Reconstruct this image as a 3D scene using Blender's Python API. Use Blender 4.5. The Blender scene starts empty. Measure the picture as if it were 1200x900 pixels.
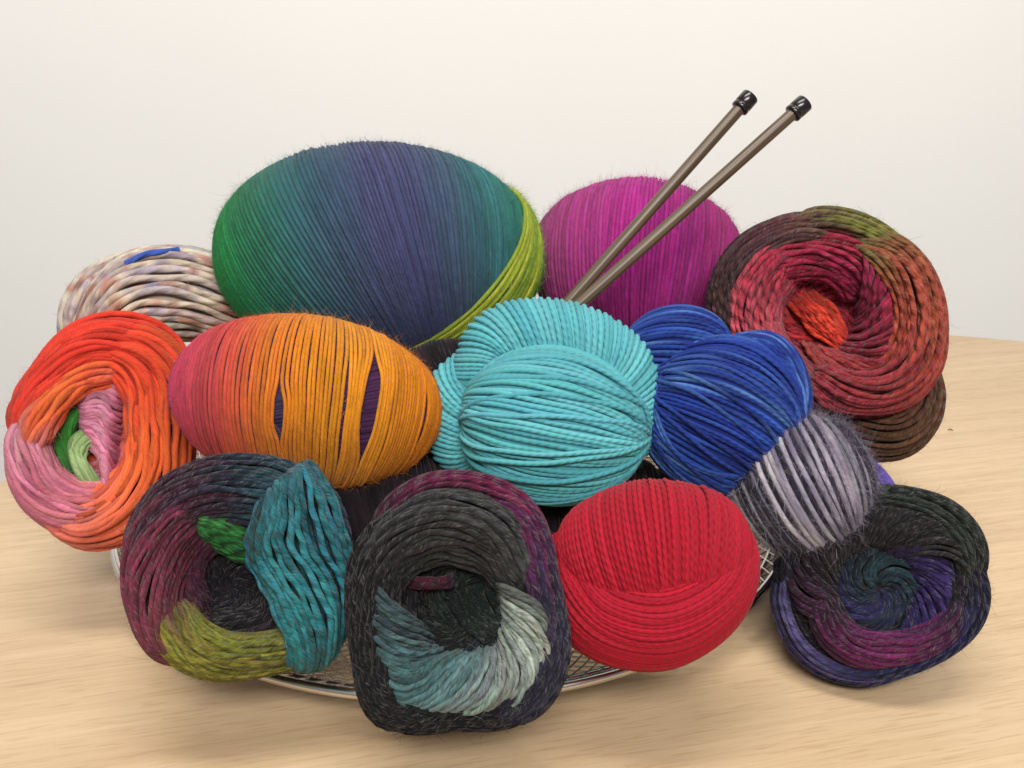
import bpy, math
import numpy as np

rng = np.random.default_rng(7)
rad = math.radians
scene = bpy.context.scene
col = scene.collection

# ------------------------------------------------------------------ camera
CAM = np.array([0.0, 0.0, 0.28])
cam_d = bpy.data.cameras.new('camera')
cam = bpy.data.objects.new('camera', cam_d)
col.objects.link(cam)
cam.location = CAM
cam.rotation_euler = (rad(90 - 22), 0, 0)
cam_d.sensor_width = 36.0
cam_d.lens = 36.0
cam_d.clip_start = 0.02
cam_d.clip_end = 50
scene.camera = cam

# ------------------------------------------------------------------ light
world = bpy.data.worlds.new('World')
scene.world = world
world.use_nodes = True
bg = world.node_tree.nodes['Background']
bg.inputs[0].default_value = (1.0, 0.975, 0.93, 1)
bg.inputs[1].default_value = 0.24


def ceiling_lamp(name, loc, target, sx, sy, power, color):
    ld = bpy.data.lights.new(name, 'AREA')
    ld.shape = 'RECTANGLE'
    ld.size, ld.size_y = sx, sy
    ld.energy = power
    ld.color = color
    o = bpy.data.objects.new(name, ld)
    col.objects.link(o)
    o.location = loc
    from mathutils import Vector
    d = Vector(target) - Vector(loc)
    o.rotation_euler = d.to_track_quat('-Z', 'Y').to_euler()
    return o


ceiling_lamp('ceiling_lamp', (0.15, -1.20, 1.60), (0.0, 0.90, 0.1), 1.2, 0.40, 52, (1.0, 0.965, 0.915))
ceiling_lamp('ceiling_lamp', (-0.05, 0.10, 2.00), (0.0, 0.75, 0.0), 1.2, 0.35, 29, (1.0, 0.965, 0.915))

vs = scene.view_settings
vs.view_transform = 'Standard'
vs.look = 'None'
vs.gamma = 1.0
vs.exposure = -0.06
vs.use_curve_mapping = False


# ------------------------------------------------------------------ helpers
def lin(h):
    h = h.lstrip('#')
    c = np.array([int(h[i:i + 2], 16) / 255.0 for i in (0, 2, 4)])
    return np.where(c <= 0.04045, c / 12.92, ((c + 0.055) / 1.055) ** 2.4)


def ramp(cols, t):
    """colour list sampled along t (array 0..1), smooth steps between entries"""
    C = np.array([lin(c) if isinstance(c, str) else c for c in cols])
    t = np.clip(np.asarray(t, float), 0, 1)
    if len(C) == 1:
        return np.repeat(C, t.size, 0).reshape(t.shape + (3,))
    x = np.linspace(0, 1, len(C))
    return np.stack([np.interp(t, x, C[:, k]) for k in range(3)], -1)


def norm(v):
    v = np.asarray(v, float)
    return v / np.maximum(np.linalg.norm(v, axis=-1, keepdims=True), 1e-12)


def interp_keys(keys, t):
    """keys: (K, ...) array; t scalar 0..1, catmull-rom"""
    K = np.asarray(keys, float)
    n = len(K)
    if n == 1:
        return K[0]
    x = t * (n - 1)
    i = min(int(x), n - 2)
    f = x - i
    p1, p2 = K[i], K[i + 1]
    p0 = K[i - 1] if i > 0 else 2 * p1 - p2
    p3 = K[i + 2] if i + 2 < n else 2 * p2 - p1
    return 0.5 * ((2 * p1) + (-p0 + p2) * f + (2 * p0 - 5 * p1 + 4 * p2 - p3) * f * f
                  + (-p0 + 3 * p1 - 3 * p2 + p3) * f ** 3)


def wobble(n, amp, waves):
    """smooth random signal of n samples"""
    s = np.linspace(0, 1, n)
    out = np.zeros(n)
    for k in range(3):
        out += np.sin(2 * np.pi * (s * waves * (0.5 + rng.random()) + rng.random())) * (0.6 ** k)
    return out * amp / 1.5


# ------------------------------------------------------------------ materials
def node_mat(name):
    m = bpy.data.materials.new(name)
    m.use_nodes = True
    nt = m.node_tree
    b = nt.nodes['Principled BSDF']
    return m, nt, b


def mth(nt, op, a, b=None, c=None):
    n = nt.nodes.new('ShaderNodeMath')
    n.operation = op
    for i, v in enumerate((a, b, c)):
        if v is None:
            continue
        if isinstance(v, (int, float)):
            n.inputs[i].default_value = v
        else:
            nt.links.new(v, n.inputs[i])
    return n.outputs[0]


def yarn_material(name, pitch=0.006, plies=2, ply=0.5, fleck=0.0, fleck_col=(0.7, 0.7, 0.65), vary=0.25,
                  rough=0.85, sheen=0.07, bump_mm=0.35):
    m, nt, b = node_mat(name)
    at = nt.nodes.new('ShaderNodeAttribute')
    at.attribute_name = 'Col'
    uv = nt.nodes.new('ShaderNodeUVMap')
    uv.uv_map = 'UVMap'
    sp = nt.nodes.new('ShaderNodeSeparateXYZ')
    nt.links.new(uv.outputs[0], sp.inputs[0])
    u, v = sp.outputs[0], sp.outputs[1]
    ph = mth(nt, 'ADD', mth(nt, 'MULTIPLY', u, 2 * math.pi / pitch), mth(nt, 'MULTIPLY', v, 2 * math.pi * plies))
    wave = mth(nt, 'SINE', ph)
    # fibres: stretched along the twist
    cb = nt.nodes.new('ShaderNodeCombineXYZ')
    nt.links.new(mth(nt, 'MULTIPLY', u, 160.0), cb.inputs[0])
    nt.links.new(mth(nt, 'ADD', mth(nt, 'MULTIPLY', v, 7.0), mth(nt, 'MULTIPLY', u, 7.0 / (pitch * max(plies, 1)))), cb.inputs[1])
    nz = nt.nodes.new('ShaderNodeTexNoise')
    nz.inputs['Scale'].default_value = 1.0
    nz.inputs['Detail'].default_value = 3.0
    nt.links.new(cb.outputs[0], nz.inputs['Vector'])
    # slow change of shade along the strand
    cb2 = nt.nodes.new('ShaderNodeCombineXYZ')
    nt.links.new(mth(nt, 'MULTIPLY', u, 45.0), cb2.inputs[0])
    nz2 = nt.nodes.new('ShaderNodeTexNoise')
    nz2.inputs['Scale'].default_value = 1.0
    nt.links.new(cb2.outputs[0], nz2.inputs['Vector'])
    val = mth(nt, 'ADD', 1.0, mth(nt, 'ADD',
              mth(nt, 'MULTIPLY', mth(nt, 'SUBTRACT', nz.outputs[0], 0.5), vary * 1.6),
              mth(nt, 'MULTIPLY', mth(nt, 'SUBTRACT', nz2.outputs[0], 0.5), vary * 2.0)))
    hsv = nt.nodes.new('ShaderNodeHueSaturation')
    nt.links.new(at.outputs['Color'], hsv.inputs['Color'])
    nt.links.new(val, hsv.inputs['Value'])
    out = hsv.outputs[0]
    if fleck > 0:
        cb3 = nt.nodes.new('ShaderNodeCombineXYZ')
        nt.links.new(mth(nt, 'MULTIPLY', u, 130.0), cb3.inputs[0])
        nt.links.new(mth(nt, 'ADD', mth(nt, 'MULTIPLY', v, 9.0), mth(nt, 'MULTIPLY', u, 9.0 / (pitch * max(plies, 1)))), cb3.inputs[1])
        cb3.inputs[2].default_value = 5.3
        nz3 = nt.nodes.new('ShaderNodeTexNoise')
        nz3.inputs['Scale'].default_value = 1.0
        nz3.inputs['Detail'].default_value = 2.0
        nt.links.new(cb3.outputs[0], nz3.inputs['Vector'])
        mr = nt.nodes.new('ShaderNodeMapRange')
        mr.inputs['From Min'].default_value = 0.58
        mr.inputs['From Max'].default_value = 0.74
        mr.inputs['To Max'].default_value = fleck
        nt.links.new(nz3.outputs[0], mr.inputs['Value'])
        mx = nt.nodes.new('ShaderNodeMix')
        mx.data_type = 'RGBA'
        nt.links.new(mr.outputs[0], mx.inputs['Factor'])
        nt.links.new(out, mx.inputs[6])
        mx.inputs[7].default_value = (*fleck_col, 1)
        out = mx.outputs[2]
    nt.links.new(out, b.inputs['Base Color'])
    hgt = mth(nt, 'ADD', mth(nt, 'MULTIPLY', wave, ply), mth(nt, 'MULTIPLY', nz.outputs[0], 0.9))
    bp = nt.nodes.new('ShaderNodeBump')
    bp.inputs['Strength'].default_value = 0.9
    bp.inputs['Distance'].default_value = bump_mm / 1000
    nt.links.new(hgt, bp.inputs['Height'])
    nt.links.new(bp.outputs[0], b.inputs['Normal'])
    b.inputs['Roughness'].default_value = rough
    b.inputs['Specular IOR Level'].default_value = 0.12
    b.inputs['Sheen Weight'].default_value = sheen
    b.inputs['Sheen Roughness'].default_value = 0.5
    return m


def plain_material(name, color, rough=0.5, metallic=0.0, noise=0.0, scale=200.0, bump=0.0):
    m, nt, b = node_mat(name)
    b.inputs['Roughness'].default_value = rough
    b.inputs['Metallic'].default_value = metallic
    tc = nt.nodes.new('ShaderNodeTexCoord')
    nz = nt.nodes.new('ShaderNodeTexNoise')
    nz.inputs['Scale'].default_value = scale
    nz.inputs['Detail'].default_value = 4
    nt.links.new(tc.outputs['Object'], nz.inputs['Vector'])
    cr = nt.nodes.new('ShaderNodeValToRGB')
    c = np.array(color)
    cr.color_ramp.elements[0].position = 0.3
    cr.color_ramp.elements[1].position = 0.7
    cr.color_ramp.elements[0].color = (*np.clip(c * (1 - noise), 0, 1), 1)
    cr.color_ramp.elements[1].color = (*np.clip(c * (1 + noise), 0, 1), 1)
    nt.links.new(nz.outputs[0], cr.inputs[0])
    nt.links.new(cr.outputs[0], b.inputs['Base Color'])
    if bump:
        bp = nt.nodes.new('ShaderNodeBump')
        bp.inputs['Strength'].default_value = 0.5
        bp.inputs['Distance'].default_value = bump
        nt.links.new(nz.outputs[0], bp.inputs['Height'])
        nt.links.new(bp.outputs[0], b.inputs['Normal'])
    return m


# ------------------------------------------------------------------ mesh writing
def mesh_object(name, V, quads, mat, parent=None, uv=None, colors=None, tris=None, smooth=True):
    V = np.asarray(V, np.float32)
    me = bpy.data.meshes.new(name)
    faces = []
    nq = 0 if quads is None else len(quads)
    ntr = 0 if tris is None else len(tris)
    loops = []
    if nq:
        loops.append(np.asarray(quads, np.int32).ravel())
    if ntr:
        loops.append(np.asarray(tris, np.int32).ravel())
    L = np.concatenate(loops)
    me.vertices.add(len(V))
    me.vertices.foreach_set('co', V.ravel())
    me.loops.add(len(L))
    me.loops.foreach_set('vertex_index', L)
    me.polygons.add(nq + ntr)
    st = np.concatenate([np.arange(nq) * 4, nq * 4 + np.arange(ntr) * 3]).astype(np.int32)
    me.polygons.foreach_set('loop_start', st)
    me.polygons.foreach_set('use_smooth', np.full(nq + ntr, smooth))
    if uv is not None:
        lay = me.uv_layers.new(name='UVMap')
        lay.data.foreach_set('uv', np.asarray(uv, np.float32).ravel())
    if colors is not None:
        ca = me.color_attributes.new('Col', 'FLOAT_COLOR', 'POINT')
        c4 = np.ones((len(V), 4), np.float32)
        c4[:, :3] = colors
        ca.data.foreach_set('color', c4.ravel())
    me.update()
    me.validate()
    me.materials.append(mat)
    o = bpy.data.objects.new(name, me)
    col.objects.link(o)
    if parent is not None:
        o.parent = parent
    return o


def tag(o, label, cat, group=None):
    o['label'] = label
    o['category'] = cat
    if group:
        o['group'] = group
    return o


def thing(name, label, cat, loc, group=None):
    o = bpy.data.objects.new(name, None)
    o.empty_display_size = 0.02
    col.objects.link(o)
    o.location = loc
    return tag(o, label, cat, group)


def sweep(P, R, ref, sides, closed):
    """tube along P (n,3), radius R (n,), frame kept by the outward reference ref (n,3)"""
    n = len(P)
    if closed:
        T = np.roll(P, -1, 0) - np.roll(P, 1, 0)
    else:
        T = np.gradient(P, axis=0)
    T = norm(T)
    B = norm(np.cross(T, ref))
    N = np.cross(B, T)
    a = np.linspace(0, 2 * np.pi, sides, endpoint=False)
    V = P[:, None] + R[:, None, None] * (np.cos(a)[None, :, None] * N[:, None] + np.sin(a)[None, :, None] * B[:, None])
    i = np.arange(n if closed else n - 1)
    i2 = (i + 1) % n
    j = np.arange(sides)
    j2 = (j + 1) % sides
    q = np.stack([i[:, None] * sides + j[None], i[:, None] * sides + j2[None],
                  i2[:, None] * sides + j2[None], i2[:, None] * sides + j[None]], -1).reshape(-1, 4)
    seg = np.linalg.norm(np.diff(P, axis=0, append=P[:1] if closed else P[-1:]), axis=1)
    u = np.concatenate([[0], np.cumsum(seg)])
    u1, u2 = u[i], u[i + 1]
    vj, vj2 = j / sides, (j + 1) / sides
    m = len(i)
    uv = np.empty((m, sides, 4, 2))
    uv[:, :, 0, 0] = u1[:, None]; uv[:, :, 0, 1] = vj
    uv[:, :, 1, 0] = u1[:, None]; uv[:, :, 1, 1] = vj2
    uv[:, :, 2, 0] = u2[:, None]; uv[:, :, 2, 1] = vj2
    uv[:, :, 3, 0] = u2[:, None]; uv[:, :, 3, 1] = vj
    return V.reshape(-1, 3), q, uv.reshape(-1, 2), T, N, B


class Skein:
    """one ball, cake or hank of yarn: parts filled with strands, laid out in a local frame
    (u right, v up, w out of its face); the sketch plane is in units of k metres"""

    def __init__(self, name, label, cat, center, k, origin=(0, 0), roll=0.0, tilt=0.0, yaw=0.0, sides=6,
                 mat=None, radius=0.0015, gain=1.0, group='balls and skeins of yarn in the basket', face=CAM):
        self.c = np.array(center, float)
        w = norm(np.array(face) - self.c)
        u = norm(np.cross((0, math.sin(rad(22)), math.cos(rad(22))), w))
        v = np.cross(w, u)
        M = np.stack([u, v, w], 1)
        a, t, y = rad(roll), rad(tilt), rad(yaw)
        Rz = np.array([[math.cos(a), -math.sin(a), 0], [math.sin(a), math.cos(a), 0], [0, 0, 1]])
        Rx = np.array([[1, 0, 0], [0, math.cos(t), -math.sin(t)], [0, math.sin(t), math.cos(t)]])
        Ry = np.array([[math.cos(y), 0, math.sin(y)], [0, 1, 0], [-math.sin(y), 0, math.cos(y)]])
        self.M = M @ Ry @ Rx @ Rz
        self.k = k
        self.o = np.array(origin, float)
        self.sides = sides
        self.mat = mat
        self.r = radius
        self.parts = {}
        self.name, self.label, self.cat, self.group = name, label, cat, group
        self.gain = gain

    def sk(self, x, y, w=0.0):
        """sketch point (x right, y down, w out, all in sketch units) to local metres"""
        return np.array([(x - self.o[0]) * self.k, -(y - self.o[1]) * self.k, w * self.k])

    def strand(self, part, P, color, radius=None, ref=None, closed=False, thick=0.10, jit=0.12, shade=0.10):
        P = np.asarray(P, float)
        n = len(P)
        r = (radius or self.r)
        R = r * (1 + (wobble(n, thick, n / 9) if not closed else 0)) * (1 + rng.normal(0, 0.04)) * np.ones(n)
        if ref is None:
            ref = P - np.array([0, 0, -0.06])
        ref = norm(ref)
        c = np.asarray(color, float)
        if c.ndim == 1:
            c = np.repeat(c[None], n, 0)
        c = np.clip(c * self.gain * (1 + rng.normal(0, shade)) * (1 + rng.normal(0, shade * 0.3, 3)), 0.002, 0.95)
        self.parts.setdefault(part, []).append((P, R, ref, c, closed))

    def finish(self, fuzz=3000, fuzz_len=0.004, fuzz_w=0.00006, body=None, base_z=None, fuzz_lift=0.35):
        allP = np.concatenate([s[0] for ss in self.parts.values() for s in ss])
        W = allP @ self.M.T + self.c
        zmin = W[:, 2].min() - self.r
        loc = np.array([self.c[0], self.c[1], zmin])
        root = thing(self.name, self.label, self.cat, loc, self.group)
        tr = lambda p: p @ self.M.T + (self.c - loc)
        hairs = []
        for part, ss in self.parts.items():
            Vs, Qs, UVs, Cs, off = [], [], [], [], 0
            for P, R, ref, c, closed in ss:
                V, q, uv, T, N, B = sweep(P, R, ref, self.sides, closed)
                uv = uv + np.array([rng.random() * 20, 0])
                Vs.append(V); Qs.append(q + off); UVs.append(uv); Cs.append(np.repeat(c, self.sides, 0))
                off += len(V)
                hairs.append((P, R, T, N, B, c))
            mesh_object(part, tr(np.concatenate(Vs)), np.concatenate(Qs), self.mat, root,
                        np.concatenate(UVs), np.concatenate(Cs))
        if body is not None:
            V, q, c = body
            mesh_object('inner_winding', tr(V), q, self.mat, root, np.zeros((len(q) * 4, 2)), c)
        if fuzz:
            P = np.concatenate([h[0] for h in hairs]); R = np.concatenate([h[1] for h in hairs])
            T = np.concatenate([h[2] for h in hairs]); N = np.concatenate([h[3] for h in hairs])
            B = np.concatenate([h[4] for h in hairs]); c = np.concatenate([h[5] for h in hairs])
            i = rng.integers(0, len(P), fuzz)
            a = rng.normal(0, 0.8, fuzz)
            d0 = np.cos(a)[:, None] * N[i] + np.sin(a)[:, None] * B[i]
            sgn = rng.choice([-1, 1], fuzz)[:, None]
            L = fuzz_len * rng.gamma(2.2, 0.45, fuzz)[:, None]
            p0 = P[i] + d0 * R[i][:, None] * 0.8
            curl = rng.normal(0, 0.5, (fuzz, 3))
            dA = norm(sgn * T[i] * 0.8 + d0 * fuzz_lift * rng.gamma(1.2, 0.8, fuzz)[:, None] + curl * 0.3)
            dB = norm(dA + curl * 0.9)
            p1 = p0 + dA * L * 0.5
            p2 = p1 + dB * L * 0.5
            sd = norm(np.cross(dA, rng.normal(0, 1, (fuzz, 3)))) * fuzz_w * (0.6 + 0.8 * rng.random((fuzz, 1)))
            V = np.stack([p0 - sd, p0 + sd, p1 - sd * 0.8, p1 + sd * 0.8, p2], 1).reshape(-1, 3)
            b = np.arange(fuzz) * 5
            q = np.stack([b, b + 1, b + 3, b + 2], 1)
            t3 = np.stack([b + 2, b + 3, b + 4], 1)
            fc = np.clip(c[i] * 1.05 + 0.003, 0, 0.9)
            o = mesh_object('fuzz', tr(V), q, FUZZ, root, None, np.repeat(fc, 5, 0), t3)
            o['kind'] = 'stuff'
        return root


# ---- ball: strands are rings through three guide points on an ellipsoid
def lift3(p):
    p = np.asarray(p, float)
    r2 = p[0] ** 2 + p[1] ** 2
    if r2 > 0.995:
        p = p / math.sqrt(r2) * 0.9975
        r2 = 0.995
    return np.array([p[0], p[1], math.sqrt(1 - r2)])


def ring_on(a, b, c, n, arc=None):
    nn = np.cross(b - a, c - a)
    nn = nn / np.linalg.norm(nn)
    d = nn @ a
    r = math.sqrt(max(1 - d * d, 1e-6))
    e1 = norm(a - nn * d)
    e2 = np.cross(nn, e1)
    ph = np.linspace(0, 2 * np.pi, n, endpoint=False)
    if arc is not None:      # only the stretch a-b-c, run on by arc degrees at both ends
        an = lambda p: math.atan2((p - nn * d) @ e2, (p - nn * d) @ e1) % (2 * math.pi)
        if an(b) > an(c):
            ph = np.linspace(rad(arc), an(c) - 2 * math.pi - rad(arc), n)
        else:
            ph = np.linspace(-rad(arc), an(c) + rad(arc), n)
    return nn * d + r * (np.cos(ph)[:, None] * e1 + np.sin(ph)[:, None] * e2)


def wrap(S, part, center, axes, keys, n, color, radius=None, lift=0.0, roll=0.0, seg=72, jit=0.006, warp=None,
         shade=0.08, layer=0.4, swell=None, arc=None, wav=0.12, lean=0.010):
    """rings round an ellipsoid (center, axes in sketch units), guides keys[i] = (A, B, C) in its unit disc,
    color(points_unit, t) -> colours"""
    r = radius or S.r
    c0 = S.sk(*center)
    ax = np.array(axes, float) * S.k
    ca, sa = math.cos(rad(roll)), math.sin(rad(roll))
    Rz = np.array([[ca, -sa, 0], [sa, ca, 0], [0, 0, 1]])
    gj, gl, left = np.zeros((3, 2)), 0.0, 0
    for i in range(n):
        t = (i + 0.5) / n
        g = interp_keys(keys, t)
        if left == 0:        # a few turns laid down together lean their own way
            left = int(rng.integers(3, 9))
            gj, gl = rng.normal(0, lean, (3, 2)) * np.array([1, .3]), rng.random() * .7 * r
        left -= 1
        span = min(1.0, np.linalg.norm(g[0] - g[2]) / 1.7) ** 3
        j = rng.normal(0, jit, (3, 2)) * max(span, .25) + gj * span
        Pu = ring_on(*[lift3(g[m] + j[m]) for m in range(3)], seg, arc)
        if warp is not None:
            Pu = norm(warp(Pu, t))
        nr = norm(Pu / ax)
        lf = lift + gl + r * layer * rng.random()
        P = Pu * ax + nr * (lf + 0.12 * r * np.sin(np.linspace(0, 2 * np.pi, seg, endpoint=False) * rng.integers(2, 5) + rng.random() * 6)[:, None])
        if wav:
            ph = np.linspace(0, 2 * np.pi, seg, endpoint=False)
            sd = norm(np.cross(nr, np.roll(P, -1, 0) - np.roll(P, 1, 0)))
            P = P + sd * (wav * r * (np.sin(ph * rng.integers(2, 5) + 6 * rng.random()) + .6 * np.sin(ph * rng.integers(5, 9) + 6 * rng.random())))[:, None]
        if swell is not None:
            P = swell(P, Pu)
        if arc is not None:
            e = np.linspace(0, 1, seg)
            P = P - nr * (np.clip(1 - np.minimum(e, 1 - e) / .15, 0, 1) ** 2 * (lf + 3 * r))[:, None]
        S.strand(part, P @ Rz.T + c0, color(Pu, t), r, nr @ Rz.T, arc is None, shade=shade)


def ellipsoid_body(S, center, axes, roll, color, nu=40, nv=22, shrink=0.0, swell=None):
    th = np.linspace(0, 2 * np.pi, nu, endpoint=False)
    ph = np.linspace(0.02, np.pi - 0.02, nv)
    Pu = np.stack([np.outer(np.sin(ph), np.cos(th)), np.outer(np.cos(ph), np.ones(nu)), np.outer(np.sin(ph), np.sin(th))], -1).reshape(-1, 3)
    ax = np.array(axes, float) * S.k - shrink
    ca, sa = math.cos(rad(roll)), math.sin(rad(roll))
    Rz = np.array([[ca, -sa, 0], [sa, ca, 0], [0, 0, 1]])
    P = Pu * ax
    if swell is not None:
        P = swell(P, Pu)
    V = P @ Rz.T + S.sk(*center)
    i = np.arange(nv - 1)[:, None]
    j = np.arange(nu)[None]
    q = np.stack([i * nu + j, i * nu + (j + 1) % nu, (i + 1) * nu + (j + 1) % nu, (i + 1) * nu + j], -1).reshape(-1, 4)
    return V, q, color(Pu, 0.5)


def join_bodies(*bs):
    V, Q, C, o = [], [], [], 0
    for v, q, c in bs:
        V.append(v); Q.append(q + o); C.append(c); o += len(v)
    return np.concatenate(V), np.concatenate(Q), np.concatenate(C)


# ---- cake: centre-pull ball with a hollow, strands laid in (angle, q) on its skin
class Cake(Skein):
    PQ = np.array([0, .15, .3, .45, .6, .75, .9, 1.0, 1.12, 1.4, 1.7, 2.0])
    PR = np.array([0, .15, .3, .45, .6, .75, .89, .965, 1.0, .97, .80, .45])
    PW = np.array([-.62, -.58, -.45, -.18, .10, .22, .14, -.04, -.26, -.75, -1.05, -1.15])

    def shape(self, outline, hole, depth, hollow=1.0, dens=1.0):
        o = self.o
        a = np.array([math.atan2(-(y - o[1]), x - o[0]) for x, y in outline])
        R = np.array([math.hypot(x - o[0], y - o[1]) for x, y in outline]) * self.k - 4.4 * self.r
        s = np.argsort(a)
        a, R = a[s], R[s]
        self.oa = np.concatenate([a - 2 * np.pi, a, a + 2 * np.pi])
        self.oR = np.concatenate([R, R, R])
        self.hole = self.sk(*hole)[:2]
        self.depth = depth * self.k
        self.hollow = hollow
        self.Rm = R.mean()
        self.dens = dens

    def outline_r(self, th):
        th = (th + np.pi) % (2 * np.pi) - np.pi
        # smoothed outline
        return sum(np.interp(th + d, self.oa, self.oR) for d in (-.12, -.06, 0, .06, .12)) / 5

    def skin(self, th, q):
        q = np.clip(q, 0, 2)
        f = sum(np.interp(q + d, self.PQ, self.PR) for d in (-.06, 0, .06)) / 3
        w = sum(np.interp(q + d, self.PQ, self.PW) for d in (-.06, 0, .06)) / 3
        w = np.where((w < 0) & (q < .6), w * self.hollow, w) * self.depth
        sh = np.clip(1 - q, 0, 1)
        R = self.outline_r(th)
        R = np.where(q < 1, R * np.clip(q, 0, 1) + self.Rm * (1 - np.clip(q, 0, 1)), R)
        return np.stack([self.hole[0] * sh + f * R * np.cos(th), self.hole[1] * sh + f * R * np.sin(th), w], -1)

    def skin_n(self, th, q):
        e = 0.01
        a = self.skin(th + e, q) - self.skin(th - e, q)
        b = self.skin(th, q + .03) - self.skin(th, q - .03)
        n = np.cross(b, a)
        return norm(n)

    def lay(self, part, th, q, colors, radius=None, lift=0.0, tuck=0.18, wav=0.0, shade=0.12, thick=0.16, rise=0.0):
        n = len(th)
        r = radius or self.r
        # smooth the lookups a little
        P = self.skin(th, q)
        N = self.skin_n(th, q)
        t = np.linspace(0, 1, n)
        end = np.minimum(t, 1 - t)
        tk = np.clip(1 - end / tuck, 0, 1) ** 2 if tuck else 0 * t
        lf = (lift + rise) * r * (1 - tk) + r * 0.7 * rng.random() + wobble(n, 0.12 * r, 3) - tk * r * 2.4
        P = P + N * lf[:, None]
        if wav:
            P = P + norm(np.cross(N, np.gradient(P, axis=0))) * wobble(n, wav * r, n / 9)[:, None]
        # light smoothing
        for _ in range(2):
            P[1:-1] = (P[:-2] + 2 * P[1:-1] + P[2:]) / 4
        self.strand(part, P, ramp(colors, np.clip(t + rng.normal(0, .07), 0, 1)), r, N, False, thick=thick, shade=shade)

    def band(self, part, a0, a1, q0, q1, n, colors, lift=0.0, skew=0.0, mid=None, radius=None, seg=None, tuck=0.18,
             wav=0.15, shade=0.17, across=None, jit=0.012, bulge=2.5):
        """strands side by side that run round from angle a0 to a1; (inner, outer) edges q0 at the start, q1 at the end"""
        n = max(1, int(round(n * self.dens)))
        for i in list(range(n)) + ([m + .5 for m in range(n - 1)] if bulge else []):
            f = (i + 0.5) / n
            low = 1.3 if i != int(i) else 0.0
            s = seg or max(14, int(abs(a1 - a0) / 4))
            t = np.linspace(0, 1, s)
            th = np.radians(a0 + (a1 - a0) * t + skew * (f - 0.5) + rng.normal(0, 2.5))
            qa = q0[0] + (q0[1] - q0[0]) * f
            qb = q1[0] + (q1[1] - q1[0]) * f
            if mid is not None:
                qm = mid[0] + (mid[1] - mid[0]) * f
                q = qa * (1 - t) * (1 - 2 * t) + 4 * qm * t * (1 - t) + qb * t * (2 * t - 1)
            else:
                q = qa + (qb - qa) * t
            q = q + rng.normal(0, jit) + wobble(s, jit, 2)
            cl = colors
            if across is not None:
                cl = [ramp(across, np.array([f]))[0]]
            self.lay(part, th, q, cl, radius, lift - low, tuck, wav, shade, rise=bulge * math.sin(math.pi * f))

    def whorl(self, part, a0, a1, n, q0, q1, adv, colors, lift=0.0, radius=None, seg=26, tuck=0.3, wav=0.12, shade=0.17,
              bow=0.0, along=False, bulge=2.5):
        """strands that start one after another round the arc a0..a1 and run from q0 to q1 while turning by adv"""
        n = max(1, int(round(n * self.dens)))
        for i in list(range(n)) + ([m + .5 for m in range(n - 1)] if bulge else []):
            f = (i + 0.5) / n
            low = 1.3 if i != int(i) else 0.0
            t = np.linspace(0, 1, seg)
            th = np.radians(a0 + (a1 - a0) * f + adv * t + rng.normal(0, 1.5))
            q = q0 + (q1 - q0) * t + bow * np.sin(np.pi * t) + rng.normal(0, .015)
            cl = colors if along else [ramp(colors, np.array([np.clip(f + rng.normal(0, .05), 0, 1)]))[0]]
            self.lay(part, th, q, cl, radius, lift - low, tuck, wav, shade, rise=bulge * np.sin(np.pi * t))

    def chord(self, part, e1, e2, n, colors, lift=0.0, radius=None, seg=24, tuck=0.2, wav=0.15, shade=0.17, across=None, bulge=2.0):
        """strands that fill the strip between two guide lines sketched on the face"""
        t = np.linspace(0, 1, seg)
        A = np.array([interp_keys(e1, x) for x in t])
        Bq = np.array([interp_keys(e2, x) for x in t])
        n = max(1, int(round(n * self.dens)))
        for i in range(n):
            f = np.clip((i + 0.5) / n + rng.normal(0, .15 / n), 0, 1)
            p = A * (1 - f) + Bq * f
            x = (p[:, 0] - self.o[0]) * self.k
            y = -(p[:, 1] - self.o[1]) * self.k
            q = np.full(seg, .5)
            for _ in range(12):
                sh = np.clip(1 - q, 0, 1)
                dx, dy = x - self.hole[0] * sh, y - self.hole[1] * sh
                th = np.arctan2(dy, dx)
                R = self.outline_r(th)
                R = np.where(q < 1, R * np.clip(q, 0, 1) + self.Rm * (1 - np.clip(q, 0, 1)), R)
                q = 0.5 * q + 0.5 * np.interp(np.hypot(dx, dy) / R, self.PR[:9], self.PQ[:9])
            cl = colors if across is None else [ramp(across, np.array([f]))[0]]
            self.lay(part, np.unwrap(th), q, cl, radius, lift, tuck, wav, shade, rise=bulge * math.sin(math.pi * f))

    def body(self, color, lift=-0.7):
        th = np.radians(np.arange(0, 360, 6))
        q = np.linspace(0.0, 2.0, 26)
        TH, Q = np.meshgrid(th, q)
        P = self.skin(TH, Q)
        N = self.skin_n(TH, Q)
        P = P + N * self.r * lift
        P[0] = P[0].mean(0)
        P = P.reshape(-1, 3)
        nu, nv = len(th), len(q)
        i = np.arange(nv - 1)[:, None]
        j = np.arange(nu)[None]
        qd = np.stack([i * nu + j, (i + 1) * nu + j, (i + 1) * nu + (j + 1) % nu, i * nu + (j + 1) % nu], -1).reshape(-1, 4)
        c = color(TH.ravel(), Q.ravel())
        return P, qd, c


# ---- lobe: a bent fat tube of strands, along it or round it
def bez(pts, n):
    return np.array([interp_keys(pts, x) for x in np.linspace(0, 1, n)])


def lobe_frame(S, path, n):
    P = bez([S.sk(*p) for p in path], n)
    T = norm(np.gradient(P, axis=0))
    up = np.array([0, 0, 1.0])
    B = norm(np.cross(T, up))
    N = np.cross(B, T)
    return P, T, N, B


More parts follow.
